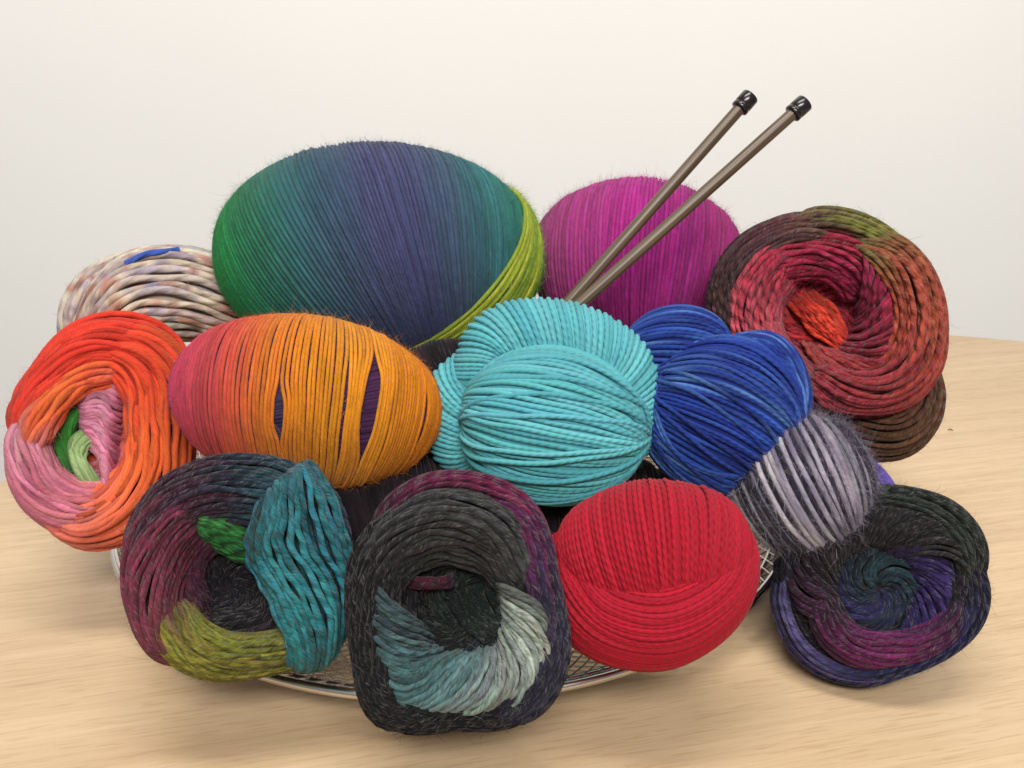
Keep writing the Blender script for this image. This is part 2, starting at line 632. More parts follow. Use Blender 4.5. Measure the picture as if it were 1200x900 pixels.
def lobe_long(S, part, path, rads, n, color, twist=60, flat=1.0, radius=None, lift=0.0, seg=40, a0=0, a1=360, shade=.08, tight=0.0, wav=.1):
    r = radius or S.r
    P, T, N, B = lobe_frame(S, path, seg)
    rr = np.array([interp_keys(np.array(rads, float), x) for x in np.linspace(0, 1, seg)]) * S.k
    t = np.linspace(0, 1, seg)
    for i in range(n):
        a = np.radians(a0 + (a1 - a0) * (i + .5) / n + rng.normal(0, 1) + twist * (t - .5)) + wobble(seg, wav * r / max(rr.max(), 1e-4), 3)
        out = np.cos(a)[:, None] * N * flat + np.sin(a)[:, None] * B
        lf = rr + lift * r + r * .35 * rng.random() + wobble(seg, .12 * r, 3)
        S.strand(part, P + out * lf[:, None], color(t, i / n), r, out, False, shade=shade)


def lobe_ring(S, part, path, rads, n, color, slant=0.0, flat=1.0, radius=None, lift=0.0, seg=30, shade=.08, t0=0.0, t1=1.0):
    r = radius or S.r
    m = 60
    P, T, N, B = lobe_frame(S, path, m)
    rr = np.array([interp_keys(np.array(rads, float), x) for x in np.linspace(0, 1, m)]) * S.k
    ph = np.linspace(0, 2 * np.pi, seg, endpoint=False)
    for i in range(n):
        t = t0 + (t1 - t0) * (i + .5) / n + rng.normal(0, .1 / n)
        x = np.clip(t + slant * np.sin(ph), 0, 1) * (m - 1)
        k = np.clip(x.astype(int), 0, m - 2)
        f = (x - k)[:, None]
        g = lambda A: A[k] * (1 - f) + A[k + 1] * f
        out = norm(np.cos(ph)[:, None] * g(N) * flat + np.sin(ph)[:, None] * g(B))
        R = rr[k] * (1 - f[:, 0]) + rr[k + 1] * f[:, 0] + lift * r + r * .3 * rng.random()
        Q = g(P) + (np.cos(ph)[:, None] * g(N) * flat + np.sin(ph)[:, None] * g(B)) * R[:, None]
        S.strand(part, Q, color(np.full(seg, t), i / n), r, out, True, shade=shade)


def lobe_body(S, path, rads, color, flat=1.0, shrink=0.0):
    m, sd = 30, 18
    P, T, N, B = lobe_frame(S, path, m)
    rr = np.maximum(np.array([interp_keys(np.array(rads, float), x) for x in np.linspace(0, 1, m)]) * S.k - shrink, 1e-4)
    ph = np.linspace(0, 2 * np.pi, sd, endpoint=False)
    V = (P[:, None] + (np.cos(ph)[None, :, None] * N[:, None] * flat + np.sin(ph)[None, :, None] * B[:, None]) * rr[:, None, None]).reshape(-1, 3)
    i = np.arange(m - 1)[:, None]
    j = np.arange(sd)[None]
    q = np.stack([i * sd + j, i * sd + (j + 1) % sd, (i + 1) * sd + (j + 1) % sd, (i + 1) * sd + j], -1).reshape(-1, 4)
    return V, q, color(np.repeat(np.linspace(0, 1, m), sd), .5)


FUZZ, fnt, fb = node_mat('loose_fibre')
_a = fnt.nodes.new('ShaderNodeAttribute')
_a.attribute_name = 'Col'
fnt.links.new(_a.outputs['Color'], fb.inputs['Base Color'])
fb.inputs['Roughness'].default_value = 0.7
fb.inputs['Specular IOR Level'].default_value = 0.2


# ------------------------------------------------------------------ wall and table
def wall_material():
    return plain_material('cream_wall_paint', (0.91, 0.895, 0.868), 0.7, 0, 0.012, 3.0, 0.0)


wm = wall_material()
V = [(-2.6, 1.35, -0.75), (2.6, 1.35, -0.75), (2.6, 1.35, 2.1), (-2.6, 1.35, 2.1),
     (-2.6, 1.45, -0.75), (2.6, 1.45, -0.75), (2.6, 1.45, 2.1), (-2.6, 1.45, 2.1)]
Q = [(0, 1, 2, 3), (5, 4, 7, 6), (4, 0, 3, 7), (1, 5, 6, 2), (3, 2, 6, 7), (4, 5, 1, 0)]
w = mesh_object('wall', V, Q, wm, smooth=False)
w['kind'] = 'structure'


def wood_material():
    m, nt, b = node_mat('pale_oak_veneer')
    tc = nt.nodes.new('ShaderNodeTexCoord')
    mp = nt.nodes.new('ShaderNodeMapping')
    mp.inputs['Rotation'].default_value = (0, 0, rad(-13))
    nt.links.new(tc.outputs['Object'], mp.inputs['Vector'])

    def noise(sx, sy, detail, off=0.0, dist=0.0):
        mm = nt.nodes.new('ShaderNodeMapping')
        mm.inputs['Scale'].default_value = (sx, sy, 1)
        mm.inputs['Location'].default_value = (off, off * 1.7, off)
        nt.links.new(mp.outputs[0], mm.inputs['Vector'])
        n = nt.nodes.new('ShaderNodeTexNoise')
        n.inputs['Scale'].default_value = 1.0
        n.inputs['Detail'].default_value = detail
        n.inputs['Roughness'].default_value = 0.62
        n.inputs['Distortion'].default_value = dist
        nt.links.new(mm.outputs[0], n.inputs['Vector'])
        return n.outputs[0]
    broad = noise(0.9, 20, 2, 3.1, 0.1)
    bands = noise(2.6, 150, 8, 7.7, 0.0)
    pores = noise(55, 1000, 1, 1.3)
    fine = noise(24, 620, 6, 4.4)
    mix = mth(nt, 'ADD', mth(nt, 'MULTIPLY', broad, 0.25), mth(nt, 'ADD', mth(nt, 'MULTIPLY', bands, 0.45), mth(nt, 'MULTIPLY', fine, 0.30)))
    cr = nt.nodes.new('ShaderNodeValToRGB')
    e = cr.color_ramp.elements
    e[0].position, e[0].color = 0.36, (0.46, 0.325, 0.190, 1)
    e[1].position, e[1].color = 0.64, (0.60, 0.450, 0.285, 1)
    k = cr.color_ramp.elements.new(0.5)
    k.color = (0.535, 0.388, 0.237, 1)
    nt.links.new(mix, cr.inputs[0])
    pr = nt.nodes.new('ShaderNodeMapRange')
    pr.inputs['From Min'].default_value = 0.585
    pr.inputs['From Max'].default_value = 0.64
    pr.inputs['To Max'].default_value = 0.24
    nt.links.new(pores, pr.inputs['Value'])
    mx = nt.nodes.new('ShaderNodeMix')
    mx.data_type = 'RGBA'
    nt.links.new(pr.outputs[0], mx.inputs['Factor'])
    nt.links.new(cr.outputs[0], mx.inputs[6])
    mx.inputs[7].default_value = (0.30, 0.165, 0.07, 1)
    nt.links.new(mx.outputs[2], b.inputs['Base Color'])
    b.inputs['Roughness'].default_value = 0.42
    b.inputs['Specular IOR Level'].default_value = 0.45
    bp = nt.nodes.new('ShaderNodeBump')
    bp.inputs['Strength'].default_value = 0.25
    bp.inputs['Distance'].default_value = 0.0002
    nt.links.new(mth(nt, 'ADD', fine, pores), bp.inputs['Height'])
    nt.links.new(bp.outputs[0], b.inputs['Normal'])
    return m


def lathe(profile, n=128):
    pr = np.array(profile, float)
    a = np.linspace(0, 2 * np.pi, n, endpoint=False)
    V = np.stack([np.outer(pr[:, 0], np.cos(a)), np.outer(pr[:, 0], np.sin(a)), np.repeat(pr[:, 1:2], n, 1)], -1).reshape(-1, 3)
    i = np.arange(len(pr) - 1)[:, None]
    j = np.arange(n)[None]
    q = np.stack([i * n + j, (i + 1) * n + j, (i + 1) * n + (j + 1) % n, i * n + (j + 1) % n], -1).reshape(-1, 4)
    return V, q


wood = wood_material()
table = thing('table', 'round pale oak table top with a smooth thin edge', 'table', (0.218, 0.197, -0.028))
TR = 0.624
V, Q = lathe([(0.0005, 0.028), (0.2, 0.028), (TR - 0.003, 0.028), (TR - 0.0008, 0.0272), (TR, 0.025)], 256)
mesh_object('table_top', V, Q[:, ::-1], wood, table)
V, Q = lathe([(TR + 0.0004, 0.0248), (TR + 0.0006, 0.001), (TR - 0.002, 0.0), (0.3, 0.0), (0.0005, 0.0)], 256)
mesh_object('table_edge', V, Q[:, ::-1], wood, table)

# ------------------------------------------------------------------ wire basket
chrome = plain_material('chrome_wire', (0.62, 0.60, 0.57), 0.22, 1.0, 0.05, 90)
BC = np.array([-0.030, 0.494, 0.0])
BR, BZ = 0.1750, 0.021
basket = thing('wire_basket', 'shallow round chrome wire mesh basket heaped with yarn', 'basket', BC)


def ring_mesh(name, R, z, r, lump=0.0):
    n = 160
    a = np.linspace(0, 2 * np.pi, n, endpoint=False)
    P = np.stack([R * np.cos(a), R * np.sin(a), np.full(n, z)], 1)
    V, q, uv, *_ = sweep(P, np.full(n, r), np.tile([0, 0, 1.0], (n, 1)), 10, True)
    return mesh_object(name, V, q, chrome, basket)


ring_mesh('rim', BR, BZ, 0.0021)
ring_mesh('rim', BR - 0.0075, BZ - 0.0034, 0.0014)
ring_mesh('base_ring', 0.085, 0.0022, 0.0022)
BPR = np.array([[0.0, 0.0050], [0.085, 0.0052], [0.110, 0.0062], [0.135, 0.0095], [0.158, 0.0148], [0.1745, 0.0208]])


def bowl_z(r):
    return np.interp(r, BPR[:, 0], BPR[:, 1])


for hand in (-1, 1):
    n = 30
    rr = np.linspace(BR - 0.0005, 0.030, n)
    a = hand * np.linspace(0, rad(62), n)
    P = np.stack([rr * np.cos(a), rr * np.sin(a), bowl_z(rr) + hand * 0.0004], 1)
    V, q, uv, *_ = sweep(P, np.full(n, 0.00045), np.tile([0, 0, 1.0], (n, 1)), 5, False)
    src = mesh_object('wire', V, q, chrome, basket)
    NW = 140
    for i in range(1, NW):
        c = src.copy()
        c.rotation_euler = (0, 0, 2 * np.pi * i / NW)
        col.objects.link(c)
        c.parent = basket

PX = 1.0 / 1200.0     # sketch unit at one metre


def pile(x, y, d):
    """a place in the pile: right and up from the pile's middle line, d deep from its front viewpoint"""
    p = rad(22)
    return (CAM + d * (np.array([0, math.cos(p), -math.sin(p)]) + np.array([(x - 600) * PX, 0, 0])
                       + (450 - y) * PX * np.array([0, math.sin(p), math.cos(p)])))


# ------------------------------------------------------------------ big green and blue ball
fine_wool = yarn_material('fine_wool_single', pitch=0.007, plies=1, ply=0.25, vary=0.55, sheen=0.10, bump_mm=0.25)
D = 0.550
S = Skein('yarn_ball', 'big oval ball of fine yarn shading green to navy with olive band', 'yarn', pile(446, 288, D), D * PX,
          (446, 288), mat=fine_wool, gain=.82, radius=0.00098, sides=6)
GC = ['#1f7a33', '#20743f', '#2a6a58', '#325f68', '#3a5068', '#42466a', '#40446a', '#3c4e68', '#2f6068', '#28685c', '#1f743c']


def gcol(Pu, t):
    x = Pu[:, 0] * 0.85 + 0.12 * Pu[:, 1] + rng.normal(0, .015)
    return ramp(GC, (x + 0.92) / 1.84)


def gswell(P, Pu):
    # flatter foot, broad crown
    P = P.copy()
    P = P / (np.sum(np.abs(Pu) ** 2.1, -1, keepdims=True)) ** (1 / 2.1)
    P[:, 0] *= 1 - 0.03 * Pu[:, 1]
    return P


gk = [[(-.985, .05), (-.95, -.26), (-.80, -.58)],
      [(-.93, .32), (-.80, -.30), (-.40, -.86)],
      [(-.81, .55), (-.55, -.18), (-.06, -.92)],
      [(-.50, .84), (-.22, .0), (.15, -.90)],
      [(-.18, .965), (.05, .12), (.27, -.85)],
      [(.18, .96), (.31, .12), (.39, -.80)],
      [(.52, .83), (.62, .12), (.55, -.72)],
      [(.76, .62), (.82, .14), (.74, -.55)],
      [(.93, .30), (.965, .03), (.90, -.38)]]
GA = (187, 126, 114)
wrap(S, 'outer_winding', (445, 298), GA, gk, 104, gcol, swell=gswell, jit=.0015, lean=.0045)
# the olive band crossing low on the right
ok = [[(.85, .42), (.55, -.38), (.20, -.76)], [(.93, .28), (.80, -.36), (.38, -.86)], [(.985, .05), (.93, -.33), (.60, -.78)]]
OC = ['#8f9e33', '#a3b03a', '#7d9a34', '#a8b23a', '#5f9238', '#3a8a3c']
wrap(S, 'olive_band', (446, 298), (188, 127, 115), ok, 27, lambda Pu, t: ramp(OC, np.full(len(Pu), t)), lift=0.0008, radius=.0011, jit=.010, shade=.12, arc=35, swell=gswell, lean=.006)
S.finish(60000, 0.0036, .000035, body=ellipsoid_body(S, (445, 298), GA, 0, lambda P, t: S.gain * ramp(GC, (P[:, 0] * .85 + .92) / 1.84), shrink=-.0003, swell=gswell), fuzz_lift=.4)

# ------------------------------------------------------------------ magenta ball behind the needles
D = 0.585
S = Skein('yarn_ball', 'magenta ball of fine yarn behind the two knitting needles', 'yarn', pile(745, 305, D), D * PX, (745, 305),
          mat=fine_wool, gain=.9, radius=0.00105)
MC = ['#7d3a63', '#93366f', '#9a2f78', '#a0287d', '#a3257f', '#9c257b', '#97286f', '#8f3569']


def mcol(Pu, t):
    return ramp(MC, (Pu[:, 0] + .95) / 1.9 + rng.normal(0, .05))


mk = [[(-.95, .28), (-.96, 0), (-.86, -.48)], [(-.70, .68), (-.74, 0), (-.55, -.80)], [(-.33, .93), (-.35, 0), (-.18, -.97)],
      [(.05, .98), (.02, 0), (.06, -.98)], [(.40, .90), (.38, 0), (.28, -.94)], [(.72, .67), (.72, 0), (.55, -.80)],
      [(.93, .33), (.95, 0), (.85, -.50)]]
MA = (124, 97, 92)
wrap(S, 'outer_winding', (745, 309), MA, mk, 64, mcol, roll=-4, jit=.003, lean=.006, shade=.10)
S.finish(42000, .0036, .000035, body=ellipsoid_body(S, (745, 309), MA, -4, lambda P, t: S.gain * ramp(MC, (P[:, 0] + .95) / 1.9), shrink=-.0003), fuzz_lift=.45)

# ------------------------------------------------------------------ orange ball
D = 0.450
S = Skein('yarn_ball', 'long orange ball of fine yarn, crimson at one end, with purple gaps', 'yarn', pile(360, 471, D), D * PX, (360, 471),
          mat=fine_wool, gain=.72, radius=0.00084)
ORC = ['#b03a5c', '#bc3f4f', '#c8493f', '#d0662c', '#d97d20', '#dc8618', '#d98a1a', '#d88a1d', '#d58216', '#d27c12', '#cf7810']


def ocol(Pu, t):
    return ramp(ORC, (Pu[:, 0] + .98) / 1.96 + 0.10 * np.clip(Pu[:, 1], -1, .2) * 0.3 + rng.normal(0, .012))


gaps = [(-.18, -.16, .034, .26), (.27, .0, .016, .62), (.42, .06, .070, .50), (.84, -.02, .060, .40)]   # place, height, half width, half length


def owarp(Pu, t):
    P = Pu.copy()
    front = np.clip(P[:, 2] * 3, 0, 1)
    for g, h, wd, ln in gaps:
        lean = g + 0.05 * (P[:, 1] - h)
        d = P[:, 0] - lean
        side = np.sign(d[np.argmin(np.abs(P[:, 1] - h) + 9 * (P[:, 2] < 0))] + 1e-6)
        bump = np.exp(-((P[:, 1] - h) / ln) ** 4) * np.exp(-np.abs(d) / .10)
        P[:, 0] += side * wd * bump * front
    return P


okk = [[(-.97, .12), (-.975, 0), (-.95, -.20)], [(-.80, .56), (-.86, 0), (-.72, -.66)], [(-.56, .80), (-.62, 0), (-.42, -.88)],
       [(-.30, .93), (-.36, 0), (-.16, -.96)], [(-.06, .98), (-.07, 0), (.06, -.98)], [(.16, .96), (.22, 0), (.22, -.95)],
       [(.42, .89), (.50, 0), (.40, -.89)], [(.65, .74), (.74, 0), (.60, -.77)], [(.84, .50), (.90, 0), (.80, -.54)], [(.95, .22), (.975, 0), (.95, -.22)]]
OA = (158, 99, 92)
PU = ['#34344a', '#3c2c50', '#40264e', '#4a2344', '#502046']
pk = [[(-.97, .0), (-.6, .5), (-.2, .9)], [(-.97, -.2), (-.2, .4), (.4, .85)], [(-.9, -.4), (.1, .2), (.75, .6)], [(-.75, -.6), (.3, -.1), (.95, .2)],
      [(-.5, -.8), (.4, -.4), (.95, -.1)], [(-.1, -.95), (.5, -.6), (.93, -.3)]]
wrap(S, 'purple_layer', (361, 471), (156, 97, 90), pk, 95, lambda P, t: ramp(PU, (P[:, 0] + .4) / 1.3), roll=-8, lift=-.0009, shade=.15)
wrap(S, 'outer_winding', (361, 471), OA, okk, 86, ocol, roll=-8, warp=owarp, jit=.0015, lean=.004, seg=96, shade=.07)
S.finish(36000, .0028, .000035, body=ellipsoid_body(S, (361, 471), OA, -8, lambda P, t: ramp(PU, (P[:, 0] + .4) / 1.3), shrink=.0025), fuzz_lift=.35)

# ------------------------------------------------------------------ turquoise hank
merino = yarn_material('smooth_merino', pitch=0.0036, plies=2, ply=0.6, vary=0.22, sheen=0.06, rough=0.7, bump_mm=0.2)
D = 0.448
S = Skein('yarn_hank', 'turquoise hank of smooth plied yarn folded in three lobes', 'yarn', pile(632, 478, D), D * PX, (632, 478),
          mat=merino, gain=.74, radius=0.00122, sides=8)
TC = ['#55aab5', '#5cb1bb', '#69bcc4', '#58adb8']
tcol = lambda a, t: ramp(TC, np.full(len(a), (t * 7.3) % 1))
tk = [[(-.66, .73), (-.05, .985), (.62, .72)], [(-.80, .56), (-.08, .84), (.84, .38)], [(-.90, .37), (-.1, .58), (.94, .14)],
      [(-.96, .18), (-.1, .28), (.975, -.02)], [(-.985, -.02), (-.1, -.05), (.98, -.10)], [(-.96, -.24), (-.1, -.38), (.97, -.18)],
      [(-.89, -.44), (-.1, -.68), (.95, -.28)], [(-.77, -.63), (-.1, -.90), (.90, -.42)], [(-.60, -.79), (0, -.985), (.80, -.59)]]
wrap(S, 'front_lobe', (650, 496, 0), (106, 92, 70), tk, 37, tcol, roll=-9, jit=.010, shade=.09, wav=.30)
wrap(S, 'front_lobe', (650, 496, 0), (106, 92, 70), tk[1:], 9, tcol, roll=-2, jit=.05, shade=.09, wav=.4, lift=.0012)
up = [(548, 452, -30), (585, 400, -26), (655, 396, -22), (722, 432, -22), (742, 492, -20), (722, 540, -20)]
ur = [24, 40, 45, 45, 36, 20]
lobe_ring(S, 'upper_lobe', up, ur, 54, tcol, slant=.05, shade=.06, t0=.03, t1=.97)
lf = [(566, 425, -46), (538, 448, -44), (526, 488, -44), (536, 528, -46), (568, 546, -50)]
lr = [20, 33, 35, 30, 18]
lobe_ring(S, 'side_lobe', lf, lr, 27, tcol, slant=-.12, shade=.06)
S.finish(8400, 0.0016, 0.000032, body=join_bodies(ellipsoid_body(S, (650, 496, 0), (106, 92, 70), -9, lambda P, t: S.gain * ramp(TC, P[:, 0]), shrink=-.0003),
         lobe_body(S, up, ur, lambda a, t: S.gain * ramp(TC, a), shrink=-.0003), lobe_body(S, lf, lr, lambda a, t: S.gain * ramp(TC, a), shrink=-.0003)))

# ------------------------------------------------------------------ royal blue hank
D = 0.452
S = Skein('yarn_hank', 'royal blue hank of smooth yarn with paler streaks', 'yarn', pile(845, 478, D), D * PX, (845, 478),
          mat=merino, gain=.62, radius=0.00098, sides=6)
BLC = ['#1d3188', '#25429c', '#1f3486', '#3a62b8', '#23409a', '#5a86cc', '#1d3184', '#2c50a8', '#1c2f78']


def bcol(a, t):
    k = (t * 41.7) % 1
    n = len(a)
    return ramp(BLC, np.clip(k + wobble(n, .22, 1.5), 0, 1))


bk = [[(-.60, .74), (.10, .985), (.80, .56)], [(-.76, .58), (.0, .93), (.90, .34)], [(-.87, .40), (-.1, .72), (.95, .10)], [(-.94, .22), (-.2, .45), (.95, -.16)],
      [(-.975, .06), (-.2, .12), (.90, -.38)], [(-.98, -.08), (-.2, -.22), (.80, -.56)], [(-.96, -.22), (-.3, -.55), (.62, -.76)],
      [(-.90, -.40), (-.3, -.80), (.38, -.91)], [(-.78, -.60), (-.25, -.95), (.20, -.97)]]
wrap(S, 'front_lobe', (848, 488, 0), (94, 92, 70), bk, 44, bcol, roll=-12, jit=.010, shade=.14, wav=.25)
wrap(S, 'front_lobe', (848, 488, 0), (94, 92, 70), bk[1:], 10, bcol, roll=-22, jit=.04, shade=.14, wav=.4, lift=.0009)
sl = [(862, 404, -14), (900, 412, -6), (927, 450, -4), (926, 500, -8), (900, 545, -14)]
sr = [12, 20, 17, 14, 8]
lobe_long(S, 'side_lobe', sl, sr, 34, bcol, twist=50, shade=.10)
wrap(S, 'upper_lobe', (793, 414, -24), (66, 57, 50), bk, 30, bcol, roll=8, jit=.012, shade=.10)
S.finish(8400, 0.0016, 0.000032, body=join_bodies(ellipsoid_body(S, (848, 488, 0), (94, 92, 70), -12, lambda P, t: S.gain * ramp(BLC[:2], P[:, 0]), shrink=-.0003),
         ellipsoid_body(S, (793, 414, -24), (66, 57, 50), 8, lambda P, t: S.gain * ramp(BLC[:2], P[:, 0]), shrink=-.0003)))

# ------------------------------------------------------------------ red hank
D = 0.388
S = Skein('yarn_hank', 'bright red hank of smooth plied yarn resting over the basket rim', 'yarn', pile(765, 678, D), D * PX, (765, 678),
          mat=merino, gain=.60, radius=0.00098, sides=6)
RC = ['#b5142c', '#c01a33', '#bb172f', '#c61f38', '#b2142a']
rcol = lambda a, t: ramp(RC, np.full(len(a), (t * 9.1) % 1))
rk = [[(-.96, .1), (-.97, -.1), (-.90, -.40)], [(-.78, .58), (-.78, 0), (-.55, -.80)], [(-.50, .84), (-.48, 0), (-.28, -.94)], [(-.15, .97), (-.14, 0), (-.04, -.98)],
      [(.22, .96), (.22, 0), (.12, -.975)], [(.55, .81), (.55, 0), (.30, -.94)], [(.80, .55), (.82, 0), (.52, -.83)], [(.94, .28), (.965, 0), (.80, -.57)]]
wrap(S, 'upper_lobe', (764, 648, 20), (115, 80, 66), rk, 54, rcol, roll=6, jit=.003, shade=.05)
cr_ = [(654, 640, -4), (674, 684, 14), (716, 716, 22), (776, 716, 24), (828, 682, 20), (846, 640, 6), (832, 606, -22)]
crr = [28, 44, 55, 59, 50, 36, 14]
lobe_long(S, 'lower_lobe', cr_, crr, 86, rcol, twist=70, shade=.07, seg=50, a0=-110, a1=250, wav=.15)
S.finish(8400, 0.0015, 0.000032, body=join_bodies(ellipsoid_body(S, (764, 648, 20), (115, 80, 66), 5, lambda P, t: S.gain * ramp(RC, P[:, 0]), shrink=-.0003),
         lobe_body(S, cr_, crr, lambda a, t: S.gain * ramp(RC, a), shrink=-.0003)))

# ------------------------------------------------------------------ lavender and charcoal ball
halo = yarn_material('fuzzy_two_tone', pitch=0.009, plies=1, ply=0.3, vary=0.35, sheen=0.12, bump_mm=0.4)
D = 0.440
S = Skein('yarn_ball', 'small fuzzy ball striped in pale lavender and charcoal', 'yarn', pile(944, 568, D), D * PX, (944, 568), mat=halo, gain=.85, radius=0.0013)
lk = [[(-.95, .25), (-.96, 0), (-.88, -.42)], [(-.72, .66), (-.74, 0), (-.48, -.85)], [(-.38, .90), (-.42, .05), (-.10, -.97)], [(.0, .97), (.02, .1), (.22, -.95)],
      [(.30, .93), (.42, .1), (.42, -.88)], [(.58, .79), (.72, .1), (.60, -.77)], [(.80, .56), (.90, .05), (.82, -.52)], [(.92, .33), (.97, 0), (.94, -.27)]]


def lcol(Pu, t):
    i = int(t * 46)
    pale = (i % 2 == 0) or (i % 7 == 1)
    n = len(Pu)
    if pale:
        return ramp(['#8c8496', '#a8a2ae', '#8a8496', '#777084'], np.clip(.5 + wobble(n, .5, 3), 0, 1))
    return ramp(['#211f2a', '#2f2b39', '#191820'], np.clip(.5 + wobble(n, .5, 3), 0, 1))


LA = (80, 75, 66)
wrap(S, 'outer_winding', (941, 568), LA, lk, 46, lcol, roll=20, jit=.008, lean=.012, layer=.7, shade=.12)
S.finish(46000, 0.0046, 0.000035, body=ellipsoid_body(S, (941, 568), LA, 20, lambda P, t: ramp(['#2a2735'], P[:, 0]), shrink=.0018), fuzz_lift=.6)

# ------------------------------------------------------------------ tweed hank at the back
tweed = yarn_material('speckled_tweed', pitch=0.012, plies=2, ply=0.5, fleck=0.6, fleck_col=(0.22, 0.17, 0.16), vary=0.30, sheen=0.06, bump_mm=0.6)
D = 0.545
S = Skein('yarn_hank', 'thick cream tweed hank flecked with rust, blue and brown', 'yarn', pile(180, 350, D), D * PX, (180, 350), mat=tweed, gain=.9, radius=0.0021, sides=7)
TW = ['#b9aca0', '#c4b8a8', '#a8988f', '#c0b3a2', '#9d7f7d', '#bfb2a6', '#9a93a0', '#c7bca9', '#a87f70']


def twcol(a, t):
    n = len(a)
    c = ramp(TW, np.clip((t * 13.3) % 1 + wobble(n, .35, 3), 0, 1))
    for _ in range(int(rng.integers(1, 5))):
        k = int(rng.integers(0, n - 5)); m_ = int(rng.integers(1, 3)); c[k:k + m_] = .45 * c[k:k + m_] + .55 * lin(['#a8705c', '#b5604c', '#6a6488', '#8a5a50', '#7d6a60', '#5a4c48', '#b98a80', '#44599c'][int(rng.integers(0, 8))])
    return c


tp = [(118, 440, -6), (132, 385, 0), (170, 350, 6), (228, 345, 0), (300, 362, -20)]
tr_ = [16, 34, 50, 50, 38]
lobe_long(S, 'front_lobe', tp, tr_, 34, twcol, twist=45, shade=.10, seg=44, wav=.5)
tp2 = [(96, 425, -30), (104, 378, -30), (130, 345, -36), (180, 335, -40), (250, 350, -40)]
tr2 = [10, 26, 34, 34, 20]
lobe_long(S, 'back_lobe', tp2, tr2, 22, twcol, twist=-40, shade=.10, seg=40, wav=.5)
blue = bez([S.sk(150, 312, 34), S.sk(172, 300, 38), S.sk(190, 297, 36), S.sk(207, 293, 28)], 16)
S.strand('front_lobe', blue, lin('#34509e'), .0018)
S.finish(8400, 0.0030, 0.000048, body=join_bodies(lobe_body(S, tp, tr_, lambda a, t: ramp(TW, a), shrink=.0025), lobe_body(S, tp2, tr2, lambda a, t: ramp(TW, a), shrink=.0025)))

# ------------------------------------------------------------------ coral, pink and green cake
soft = yarn_material('soft_wool_single', pitch=0.011, plies=1, ply=0.35, vary=0.45, sheen=0.09, bump_mm=0.4)
D = 0.455
S = Cake('yarn_cake', 'coral red and orange yarn cake with pink and green heart', 'yarn', pile(118, 500, D), D * PX, (118, 500), mat=soft, gain=.76, radius=0.00152, sides=6)
S.shape([(16, 540), (15, 495), (32, 455), (58, 415), (82, 385), (115, 364), (155, 360), (192, 373), (215, 405), (220, 470), (219, 530), (210, 578), (180, 615),
         (140, 636), (95, 641), (58, 622), (28, 590)], (98, 522), 80, .35, 1.35)
S.band('back_winding', 0, 360, (.9, 1.95), (.9, 1.95), 26, ['#d05038', '#c8553a', '#c25a6a', '#d05038'], tuck=0, seg=80, bulge=0)
S.band('back_winding', 0, 360, (.25, .9), (.25, .9), 15, ['#c8553a', '#c56d80', '#c26a80', '#c8553a'], tuck=0, seg=80, lift=-.8, bulge=0)
S.chord('core', [(92, 458), (64, 490), (66, 530), (86, 560)], [(112, 470), (90, 495), (88, 530), (100, 552)], 6, ['#357a2f', '#3f8a38', '#3a8033', '#4f9040'], lift=1.8, radius=.0014, tuck=.3)
S.chord('core', [(120, 488), (82, 512), (80, 548), (112, 590)], [(130, 510), (106, 525), (102, 548), (124, 572)], 7, ['#86a56a', '#8fae72', '#9ab880', '#86a56a'], lift=4.0, radius=.0014, tuck=.3)
S.chord('pink_heart', [(86, 458), (116, 438), (150, 456)], [(98, 514), (122, 548), (126, 598)], 15, ['#bc7090', '#c87f98', '#c9869d', '#bc5f80'], lift=3.0, wav=.3, radius=.0015, bulge=3)
S.band('orange_wrap', 205, 62, (.52, .90), (.52, .68), 12, ['#c87a78', '#d86038', '#dc6a38', '#d8593a', '#cf6a5a'], lift=1.0, bulge=3.5)
S.band('pink_wrap', 164, 296, (.62, 1.20), (.50, 1.0), 25, ['#c88592', '#cb8495', '#c66f86', '#cc7684', '#cf7a72'], lift=1.4, mid=(.50, 1.16), bulge=2.5, wav=.2, tuck=.26)
S.band('red_wrap', 192, 0, (.86, 1.22), (.60, 1.2), 19, ['#c8402f', '#d03b2c', '#d63c2a', '#d8452b'], lift=1.4, mid=(.70, 1.2), bulge=3)
S.band('orange_band', 92, -126, (.66, 1.0), (.78, 1.22), 20, ['#d8402c', '#da4a2c', '#dd5c2c', '#de6430', '#d9684a', '#cf7a72'], lift=2.4, mid=(.47, 1.16), bulge=4)
S.finish(16800, 0.0030, 0.000048, body=S.body(lambda th, q: ramp(['#c8553a'], th)), fuzz_lift=.4)

# ------------------------------------------------------------------ maroon, olive and teal cake
noro = yarn_material('slubby_silk_wool', pitch=0.007, plies=1, ply=0.8, fleck=0.22, fleck_col=(0.33, 0.31, 0.29), vary=1.1, sheen=0.09, bump_mm=0.8)
D = 0.384
S = Cake('yarn_cake', 'dark yarn cake of maroon, olive and a loose teal band', 'yarn', pile(280, 664, D), D * PX, (280, 664), mat=noro, gain=.72, radius=0.00100, sides=6)
S.shape([(149, 650), (158, 600), (185, 560), (235, 532), (290, 527), (340, 535), (385, 560), (410, 610), (408, 680), (396, 738), (374, 778), (335, 788), (300, 792),
         (255, 797), (205, 780), (175, 745), (155, 700)], (268, 690), 78, 1.2, 1.55)
S.band('back_winding', 0, 360, (.9, 1.95), (.9, 1.95), 30, ['#2a1a24', '#3a1e2a', '#57283a', '#4a4a22', '#2a1a24'], tuck=0, seg=90, bulge=0)
S.band('back_winding', 0, 360, (.2, .9), (.2, .9), 16, ['#241820', '#3a1e2a', '#1c141a', '#241820'], tuck=0, seg=80, lift=-.8, bulge=0)
S.whorl('core', 0, 340, 16, .36, .04, 150, ['#17131a', '#1d1720', '#141116'], lift=.2, bulge=0)
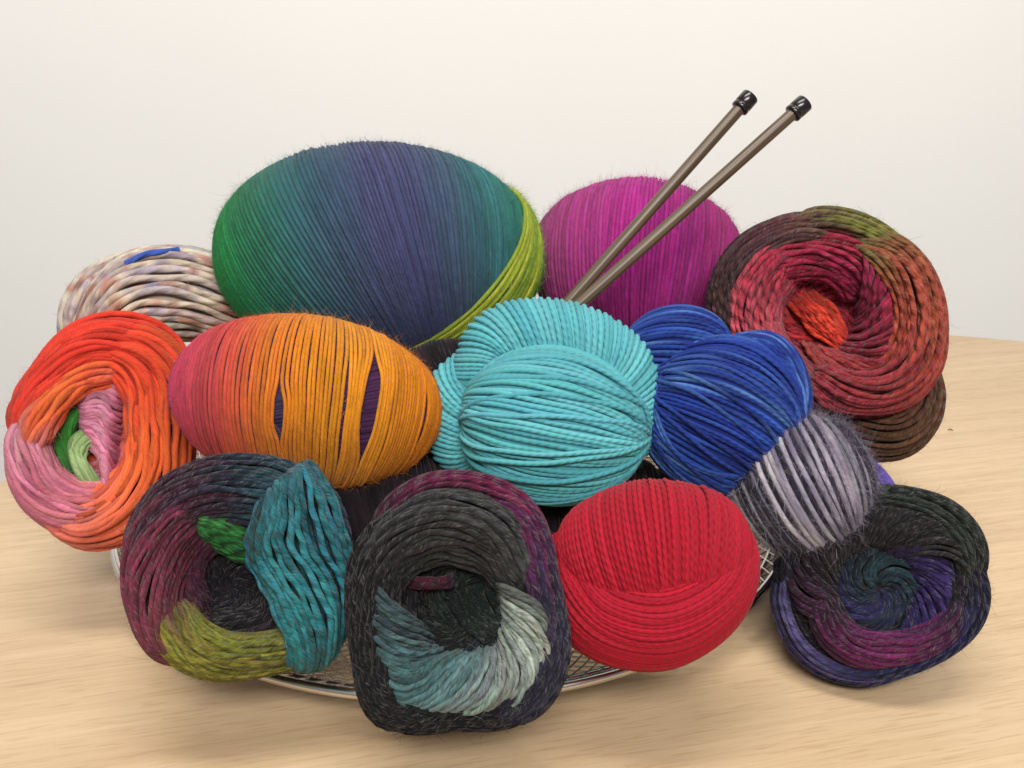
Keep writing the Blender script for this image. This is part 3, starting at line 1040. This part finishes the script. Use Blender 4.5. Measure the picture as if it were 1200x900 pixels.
S.band('inner_wrap', 75, 235, (.40, .60), (.24, .48), 10, ['#2b1620', '#56233c', '#4c2138', '#2a1620'], lift=.6, bulge=2)
S.band('inner_wrap', 30, -120, (.34, .56), (.26, .50), 9, ['#1a141a', '#15121a', '#1a1618'], lift=.4, bulge=2)
S.chord('green_strands', [(222, 596), (262, 600), (304, 622)], [(224, 614), (256, 640), (300, 662)], 8, ['#235a2a', '#2c7034', '#2f7a3a', '#23552a'], lift=2.5, radius=.0010, bulge=2.5)
S.band('dark_wrap', 186, 36, (.74, 1.22), (.52, 1.1), 20, ['#5c2238', '#43202f', '#3b1a2b', '#33202f', '#1f2a38', '#23404c', '#1d2a34'], lift=1.0, mid=(.52, 1.18), bulge=4, wav=.3)
S.band('maroon_wrap', 116, 244, (.48, .98), (.86, 1.22), 17, ['#431c2c', '#5c2238', '#6e2a40', '#70303f', '#6f3540'], lift=1.6, mid=(.52, 1.2), wav=.3, bulge=4)
S.band('olive_wrap', 196, 322, (.42, .92), (.70, 1.22), 18, ['#5a3a34', '#7a762a', '#77742a', '#64622a', '#5f5f28'], lift=1.0, mid=(.54, 1.18), wav=.3, bulge=4)
S.band('dark_side', 66, -64, (.66, 1.2), (.75, 1.2), 13, ['#221b28', '#1d2a38', '#1c3440', '#1a1820'], lift=1.0, bulge=3)
S.chord('teal_band', [(304, 584), (294, 630), (328, 705), (336, 780)], [(350, 546), (382, 600), (395, 690), (374, 784)], 12, ['#1c343c', '#20525a', '#1c4e58', '#1c4048'], lift=2.0, wav=.4, tuck=.10, seg=44, bulge=2)
S.chord('teal_band', [(306, 580), (292, 630), (326, 705), (334, 784)], [(350, 542), (384, 600), (398, 690), (376, 788)], 11, ['#24404a', '#2c7079', '#267079', '#2a7a80', '#1f5a60'],
        lift=4.2, wav=.5, tuck=.10, seg=44, radius=.00135, bulge=3)
S.finish(16800, 0.0030, 0.000040, body=S.body(lambda th, q: ramp(['#231820'], th)), fuzz_lift=.45)

# ------------------------------------------------------------------ black and grey cake
D = 0.357
S = Cake('yarn_cake', 'black yarn cake with pale grey and teal whorl in its hollow', 'yarn', pile(536, 706, D), D * PX, (536, 706), mat=noro, gain=.44, radius=0.00098, sides=6)
S.shape([(406, 655), (424, 612), (455, 580), (490, 556), (540, 551), (590, 562), (625, 585), (642, 620), (652, 670), (662, 720), (664, 780), (654, 815), (628, 840),
         (590, 853), (540, 850), (490, 857), (456, 859), (435, 842), (422, 790), (410, 740), (404, 700)], (545, 722), 78, 1.3, 1.55)
BK = ['#17161a', '#1a191e', '#141318', '#1c1b20']
S.band('back_winding', 0, 360, (.9, 1.95), (.9, 1.95), 32, BK + BK[:1], tuck=0, seg=90, bulge=0)
S.band('back_winding', 0, 360, (.2, .9), (.2, .9), 16, BK + BK[:1], tuck=0, seg=80, lift=-.8, bulge=0)
S.whorl('core', 20, 330, 14, .38, .06, 120, ['#1b2524', '#202c2a', '#161a1b', '#1d2625'], lift=.2, bulge=0)
S.chord('core', [(516, 690), (545, 740), (588, 764)], [(575, 676), (594, 715), (598, 748)], 9, ['#1a2624', '#25322f', '#1b2422'], lift=1.4)
S.chord('core', [(474, 676), (505, 672), (534, 668)], [(478, 686), (505, 684), (534, 680)], 3, ['#5a1f3a', '#6a2446', '#3a2a45'], lift=2.0)
S.band('outer_wrap', 122, 252, (.52, 1.1), (.84, 1.22), 22, BK, lift=1.0, mid=(.62, 1.2), bulge=4)
S.band('outer_wrap', 226, 342, (.70, 1.1), (.86, 1.22), 15, ['#1a191e', '#1c1920', '#221e2a', '#1c1a22'], lift=.8, mid=(.76, 1.2), bulge=3)
S.band('purple_wrap', 74, -82, (.88, 1.22), (.70, 1.15), 18, ['#7d2450', '#5e2450', '#3a2848', '#2b2a3e', '#33324a', '#262536'], lift=1.2, mid=(.70, 1.2), bulge=4)
S.band('grey_wrap', 178, 14, (.70, 1.04), (.44, .80), 17, ['#1c1b20', '#2c2b2e', '#3a393b', '#454446', '#3a393b', '#55585a'], lift=1.2, mid=(.42, .96), wav=.4, bulge=4.5)
S.band('magenta_wrap', 144, 18, (.96, 1.22), (.86, 1.2), 8, ['#3a1c30', '#6a2146', '#7d2450', '#78234f', '#662454'], lift=2.6, mid=(.97, 1.22), bulge=2)
S.whorl('pale_whorl', 150, 258, 19, .86, .32, 58, ['#3e5458', '#4a686c', '#4e767b', '#547e83', '#648c90', '#8ea8a9'], lift=.8, wav=.35, bow=.08, bulge=5)
S.whorl('pale_whorl', 240, 338, 18, .86, .34, 66, ['#829ea0', '#a2b2b2', '#abbab4', '#bcc7bb', '#b2bdb2', '#666b69'], lift=1.0, wav=.25, bow=.10, bulge=5.5)
S.finish(18480, 0.0030, 0.000040, body=S.body(lambda th, q: ramp(['#1c1b20'], th)), fuzz_lift=.45)

# ------------------------------------------------------------------ red and brown cake
D = 0.500
S = Cake('yarn_cake', 'crimson and rust yarn cake edged in olive and dark brown', 'yarn', pile(966, 372, D), D * PX, (966, 372), mat=noro, gain=.85, radius=0.00128, sides=6)
S.shape([(826, 372), (832, 320), (858, 278), (905, 252), (960, 243), (1008, 253), (1050, 283), (1082, 325), (1095, 375), (1094, 425), (1078, 466), (1045, 486),
         (1000, 490), (950, 482), (900, 458), (850, 425)], (962, 372), 105, .45, 1.5)
S.band('back_winding', 0, 360, (.9, 1.95), (.9, 1.95), 28, ['#6a3a34', '#5a4a2a', '#4a2a2a', '#5c3230', '#6a3a34'], tuck=0, seg=80, bulge=0)
S.band('back_winding', 0, 360, (.2, .9), (.2, .9), 14, ['#8a2438', '#7a2030', '#8a2438'], tuck=0, seg=80, lift=-.8, bulge=0)
S.whorl('core', 0, 330, 14, .40, .05, 110, ['#8f2030', '#9c2432', '#a82a2c', '#8f2234'], lift=.1, bulge=0)
S.chord('core', [(920, 350), (946, 392), (988, 420)], [(950, 336), (984, 362), (994, 402)], 8, ['#a82c26', '#c03a28', '#c43c28', '#b02c26'], lift=3.4, wav=.3, bulge=3)
S.whorl('inner_wrap', 64, -80, 15, .74, .26, -56, ['#7a1c3c', '#86203c', '#8c2c36', '#9a3a36'], lift=.8, bow=.06, bulge=4)
S.band('inner_wrap', 150, 24, (.52, .80), (.24, .60), 12, ['#a33044', '#8e1e3a', '#861c3c', '#7a1a3a'], lift=1.0, wav=.3, bulge=4)
S.band('dark_wrap', 222, 86, (.80, 1.22), (.80, 1.2), 15, ['#33262a', '#3c2a2a', '#41282c', '#4a2a32', '#5e4038'], lift=1.0, wav=.3, bulge=3)
S.band('pink_wrap', 112, 276, (.44, .84), (.70, 1.05), 15, ['#8e1e3a', '#a63a4c', '#b04a58', '#9c3d48', '#7d3a3c'], lift=1.6, mid=(.42, .84), wav=.35, bulge=5)
S.band('olive_wrap', 112, 14, (.86, 1.22), (.90, 1.22), 10, ['#4a2e30', '#5a5030', '#6a6a2c', '#68652e', '#7a5034'], lift=2.0, wav=.3, bulge=3)
S.band('rust_wrap', 66, -112, (.74, 1.2), (.46, .86), 18, ['#6a5a34', '#8a4030', '#96402f', '#943436', '#882c38', '#7a3034'], lift=1.5, mid=(.66, 1.2), wav=.3, bulge=5)
S.band('lower_wrap', 205, 328, (.60, 1.0), (.80, 1.2), 13, ['#7d3a3c', '#743238', '#7a2c3a', '#86303a'], lift=1.0, wav=.3, bulge=4)
bp_ = [(880, 440, -40), (930, 480, -32), (990, 506, -28), (1045, 506, -28), (1074, 470, -40), (1072, 410, -62)]
bpr = [22, 26, 30, 32, 26, 14]
brc = lambda t, i: ramp(['#4a3022', '#5a4028', '#553a26', '#5c3a2a', '#4c3024'], np.clip(t + rng.normal(0, .15), 0, 1))
lobe_long(S, 'brown_ring', bp_, bpr, 30, brc, twist=110, shade=.16, seg=44, wav=.3)
S.finish(18480, 0.0034, 0.000048, body=join_bodies(S.body(lambda th, q: ramp(['#6a2c30'], th)), lobe_body(S, bp_, bpr, lambda a, t: ramp(['#4a3022'], a), shrink=.002)), fuzz_lift=.45)

# ------------------------------------------------------------------ violet and black cake on the table
D = 0.425
S = Cake('yarn_cake', 'black and violet yarn cake lying on the table beside the basket', 'yarn', pile(1030, 686, D), D * PX, (1030, 686), mat=noro, gain=.52, radius=0.00098, sides=6,
         group=None)
S.shape([(905, 690), (914, 650), (935, 618), (975, 590), (1020, 571), (1075, 572), (1120, 590), (1145, 620), (1155, 660), (1147, 705), (1125, 740), (1090, 768), (1050, 786),
         (1010, 801), (970, 795), (935, 775), (914, 735)], (1030, 690), 78, .45, 1.55)
VB = ['#1f1b26', '#262030', '#1b1a20', '#231d2a', '#1f1b26']
S.band('back_winding', 0, 360, (.9, 1.95), (.9, 1.95), 30, VB, tuck=0, seg=90, bulge=0)
S.band('back_winding', 0, 360, (.2, .9), (.2, .9), 16, VB, tuck=0, seg=80, lift=-.8, bulge=0)
S.whorl('core', 0, 345, 22, .48, .04, 130, ['#30505e', '#24343f', '#2a2c4c', '#342a66', '#223240', '#30505e'], lift=1.0, bow=.05, bulge=1)
S.whorl('dark_whorl', 10, 190, 26, .90, .38, 54, ['#2a2a2c', '#241f26', '#1f1b20', '#2c1c2a', '#4a1f44'], lift=.8, bow=.05, bulge=4)
S.whorl('violet_whorl', -80, 40, 15, .72, .32, 50, ['#2c2054', '#38286e', '#3a2a6c', '#28203c'], lift=.8, bow=.06, bulge=3.5)
S.band('magenta_wrap', 182, 352, (.40, .72), (.74, .96), 14, ['#241824', '#3c1a34', '#6e2458', '#7a2860', '#5a2250', '#2a1e34'], lift=1.6, mid=(.56, .88), wav=.35, bulge=4)
S.band('top_wrap', 194, 4, (.84, 1.22), (.76, 1.2), 16, ['#2e2a3e', '#1c1b20', '#1d1d1f', '#262d2a', '#2a302c', '#26262a'], lift=1.0, mid=(.78, 1.2), wav=.35, bulge=4)
S.band('blue_wrap', 166, 378, (.92, 1.22), (.86, 1.2), 11, ['#2c2840', '#4a4470', '#5a5084', '#3a3560', '#262a54', '#242654', '#2c2a56', '#22202c'], lift=2.2, mid=(.90, 1.22), wav=.3, bulge=3)
S.finish(18480, 0.0030, 0.000040, body=S.body(lambda th, q: ramp(['#1f1b22'], th)), fuzz_lift=.45)

# ------------------------------------------------------------------ violet skein tucked under the crimson cake
S = Skein('yarn_ball', 'violet ball with white paper band, nearly hidden behind the lavender ball', 'yarn', pile(985, 612, .492), .492 * PX, (985, 612), mat=merino, radius=.0012, group=None)
VK = ['#4b3c86', '#5a4a94', '#43367a']
vcol = lambda P, t: ramp(VK, np.full(len(P), (t * 7.7) % 1))
wrap(S, 'outer_winding', (985, 612), (76, 84, 66), mk, 40, vcol, roll=30, jit=.02)
root = S.finish(800, .002, .00004, body=ellipsoid_body(S, (985, 612), (76, 84, 66), 30, lambda P, t: ramp(VK, P[:, 0]), shrink=.0012))
paper = plain_material('white_paper', (0.78, 0.77, 0.75), 0.8, 0, .03, 400)
ca, sa = math.cos(rad(-35)), math.sin(rad(-35))
rows = []
for dd in (-.12, -.04, .04, .12):
    nn = norm(np.array([.25, 1, .1]))
    e1 = norm(np.cross(nn, (0, 0, 1.0)))
    e2 = np.cross(nn, e1)
    ph = np.linspace(0, 2 * np.pi, 60, endpoint=False)
    d0 = .46 + dd
    Pu = nn * d0 + math.sqrt(1 - d0 * d0) * (np.cos(ph)[:, None] * e1 + np.sin(ph)[:, None] * e2)
    Pu = Pu @ np.array([[ca, -sa, 0], [sa, ca, 0], [0, 0, 1]]).T
    rows.append(Pu * (np.array([76, 84, 66]) * S.k + .0022))
V = np.concatenate(rows) @ S.M.T + S.c - np.array(root.location)
i_ = np.arange(3)[:, None]
j_ = np.arange(60)[None]
mesh_object('paper_band', V, np.stack([i_ * 60 + j_, i_ * 60 + (j_ + 1) % 60, (i_ + 1) * 60 + (j_ + 1) % 60, (i_ + 1) * 60 + j_], -1).reshape(-1, 4), paper, root)

# ------------------------------------------------------------------ dark filler balls added in the basket, standing in for shade in the gaps
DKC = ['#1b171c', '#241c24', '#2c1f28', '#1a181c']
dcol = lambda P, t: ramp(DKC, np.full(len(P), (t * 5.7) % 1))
for lab, c, axs, rl in (('added dark filler ball for the shaded gap under the orange ball', pile(430, 592, .472), (112, 66, 74), 12),
                        ('added dark filler ball for the shaded gap under the turquoise hank', pile(684, 590, .488), (136, 64, 62), -4),
                        ('added dark filler ball for shaded gap between green ball and turquoise hank', pile(520, 468, .515), (80, 74, 52), 20)):
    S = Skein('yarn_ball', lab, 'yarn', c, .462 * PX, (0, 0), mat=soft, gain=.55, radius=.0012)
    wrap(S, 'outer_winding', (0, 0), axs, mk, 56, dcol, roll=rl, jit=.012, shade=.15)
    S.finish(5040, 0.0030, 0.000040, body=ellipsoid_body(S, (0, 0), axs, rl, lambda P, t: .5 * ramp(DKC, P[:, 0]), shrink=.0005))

# ------------------------------------------------------------------ knitting needles
wood_n, nt, b = node_mat('laminated_birch')
tc = nt.nodes.new('ShaderNodeTexCoord')
mp = nt.nodes.new('ShaderNodeMapping')
mp.inputs['Scale'].default_value = (900, 900, 14)
nt.links.new(tc.outputs['Object'], mp.inputs[0])
nz = nt.nodes.new('ShaderNodeTexNoise')
nz.inputs['Scale'].default_value = 1.0
nz.inputs['Detail'].default_value = 4
nt.links.new(mp.outputs[0], nz.inputs[0])
cr = nt.nodes.new('ShaderNodeValToRGB')
cr.color_ramp.elements[0].position = .3
cr.color_ramp.elements[1].position = .72
cr.color_ramp.elements[0].color = (*lin('#3f3226'), 1)
cr.color_ramp.elements[1].color = (*lin('#6b5a46'), 1)
e = cr.color_ramp.elements.new(.5)
e.color = (*lin('#544434'), 1)
nt.links.new(nz.outputs[0], cr.inputs[0])
nt.links.new(cr.outputs[0], b.inputs['Base Color'])
b.inputs['Roughness'].default_value = .38
cap_m = plain_material('black_plastic_cap', (0.012, 0.009, 0.010), 0.22, 0, .1, 300)


def needle(label, tip, head):
    from mathutils import Vector
    tip, head = Vector(tip), Vector(head)
    L = (head - tip).length
    root = thing('knitting_needle', label, 'needle', tip, 'knitting needles stuck in the pile')
    root.rotation_euler = (head - tip).to_track_quat('Z', 'Y').to_euler()
    r = 0.0030
    V, q = lathe([(0.0003, 0), (0.0011, 0.0015), (0.0022, 0.010), (r, 0.022), (r, L * .5), (r * 1.02, L)], 24)
    mesh_object('shaft', V, q[:, ::-1], wood_n, root)
    h = 0.0090
    V, q = lathe([(0.0028, L - .0002), (0.0042, L), (0.0045, L + .0003), (0.0045, L + .0018), (0.0043, L + .0021), (0.0043, L + .0026), (0.0045, L + .0029),
                  (0.0045, L + h - .0006), (0.0042, L + h - .0001), (0.0030, L + h), (0.0002, L + h)], 40)
    mesh_object('cap', V, q[:, ::-1], cap_m, root)


def along(a, b, s):
    return a + (b - a) * s


b1, h1 = pile(668, 352, .500), pile(866, 128, .505)
b2, h2 = pile(684, 352, .492), pile(928, 134, .497)
needle('knitting needle leaning more upright beside the magenta ball', along(b1, h1, -.26), h1)
needle('knitting needle leaning lower, its cap further over the crimson cake', along(b2, h2, -.24), h2)

# ------------------------------------------------------------------ crumb of dark lint on the table
lint_m = plain_material('dark_lint', (0.06, 0.045, 0.035), 0.9, 0, .3, 900)
lp = np.array([(0, 0, .0004), (.0012, .0003, .0011), (.0026, .0001, .0007), (.0036, -.0008, .0005)])
P = bez(lp, 12)
V, q, uv, *_ = sweep(P, .00035 * np.sin(np.linspace(.35, 2.8, 12)), np.tile([0, 0, 1.0], (12, 1)), 6, False)
lint = mesh_object('lint', V, q, lint_m)
lint.location = (0.2855, 0.611, 0.0001)
tag(lint, 'tiny dark crumb of lint lying on the bare table', 'lint')
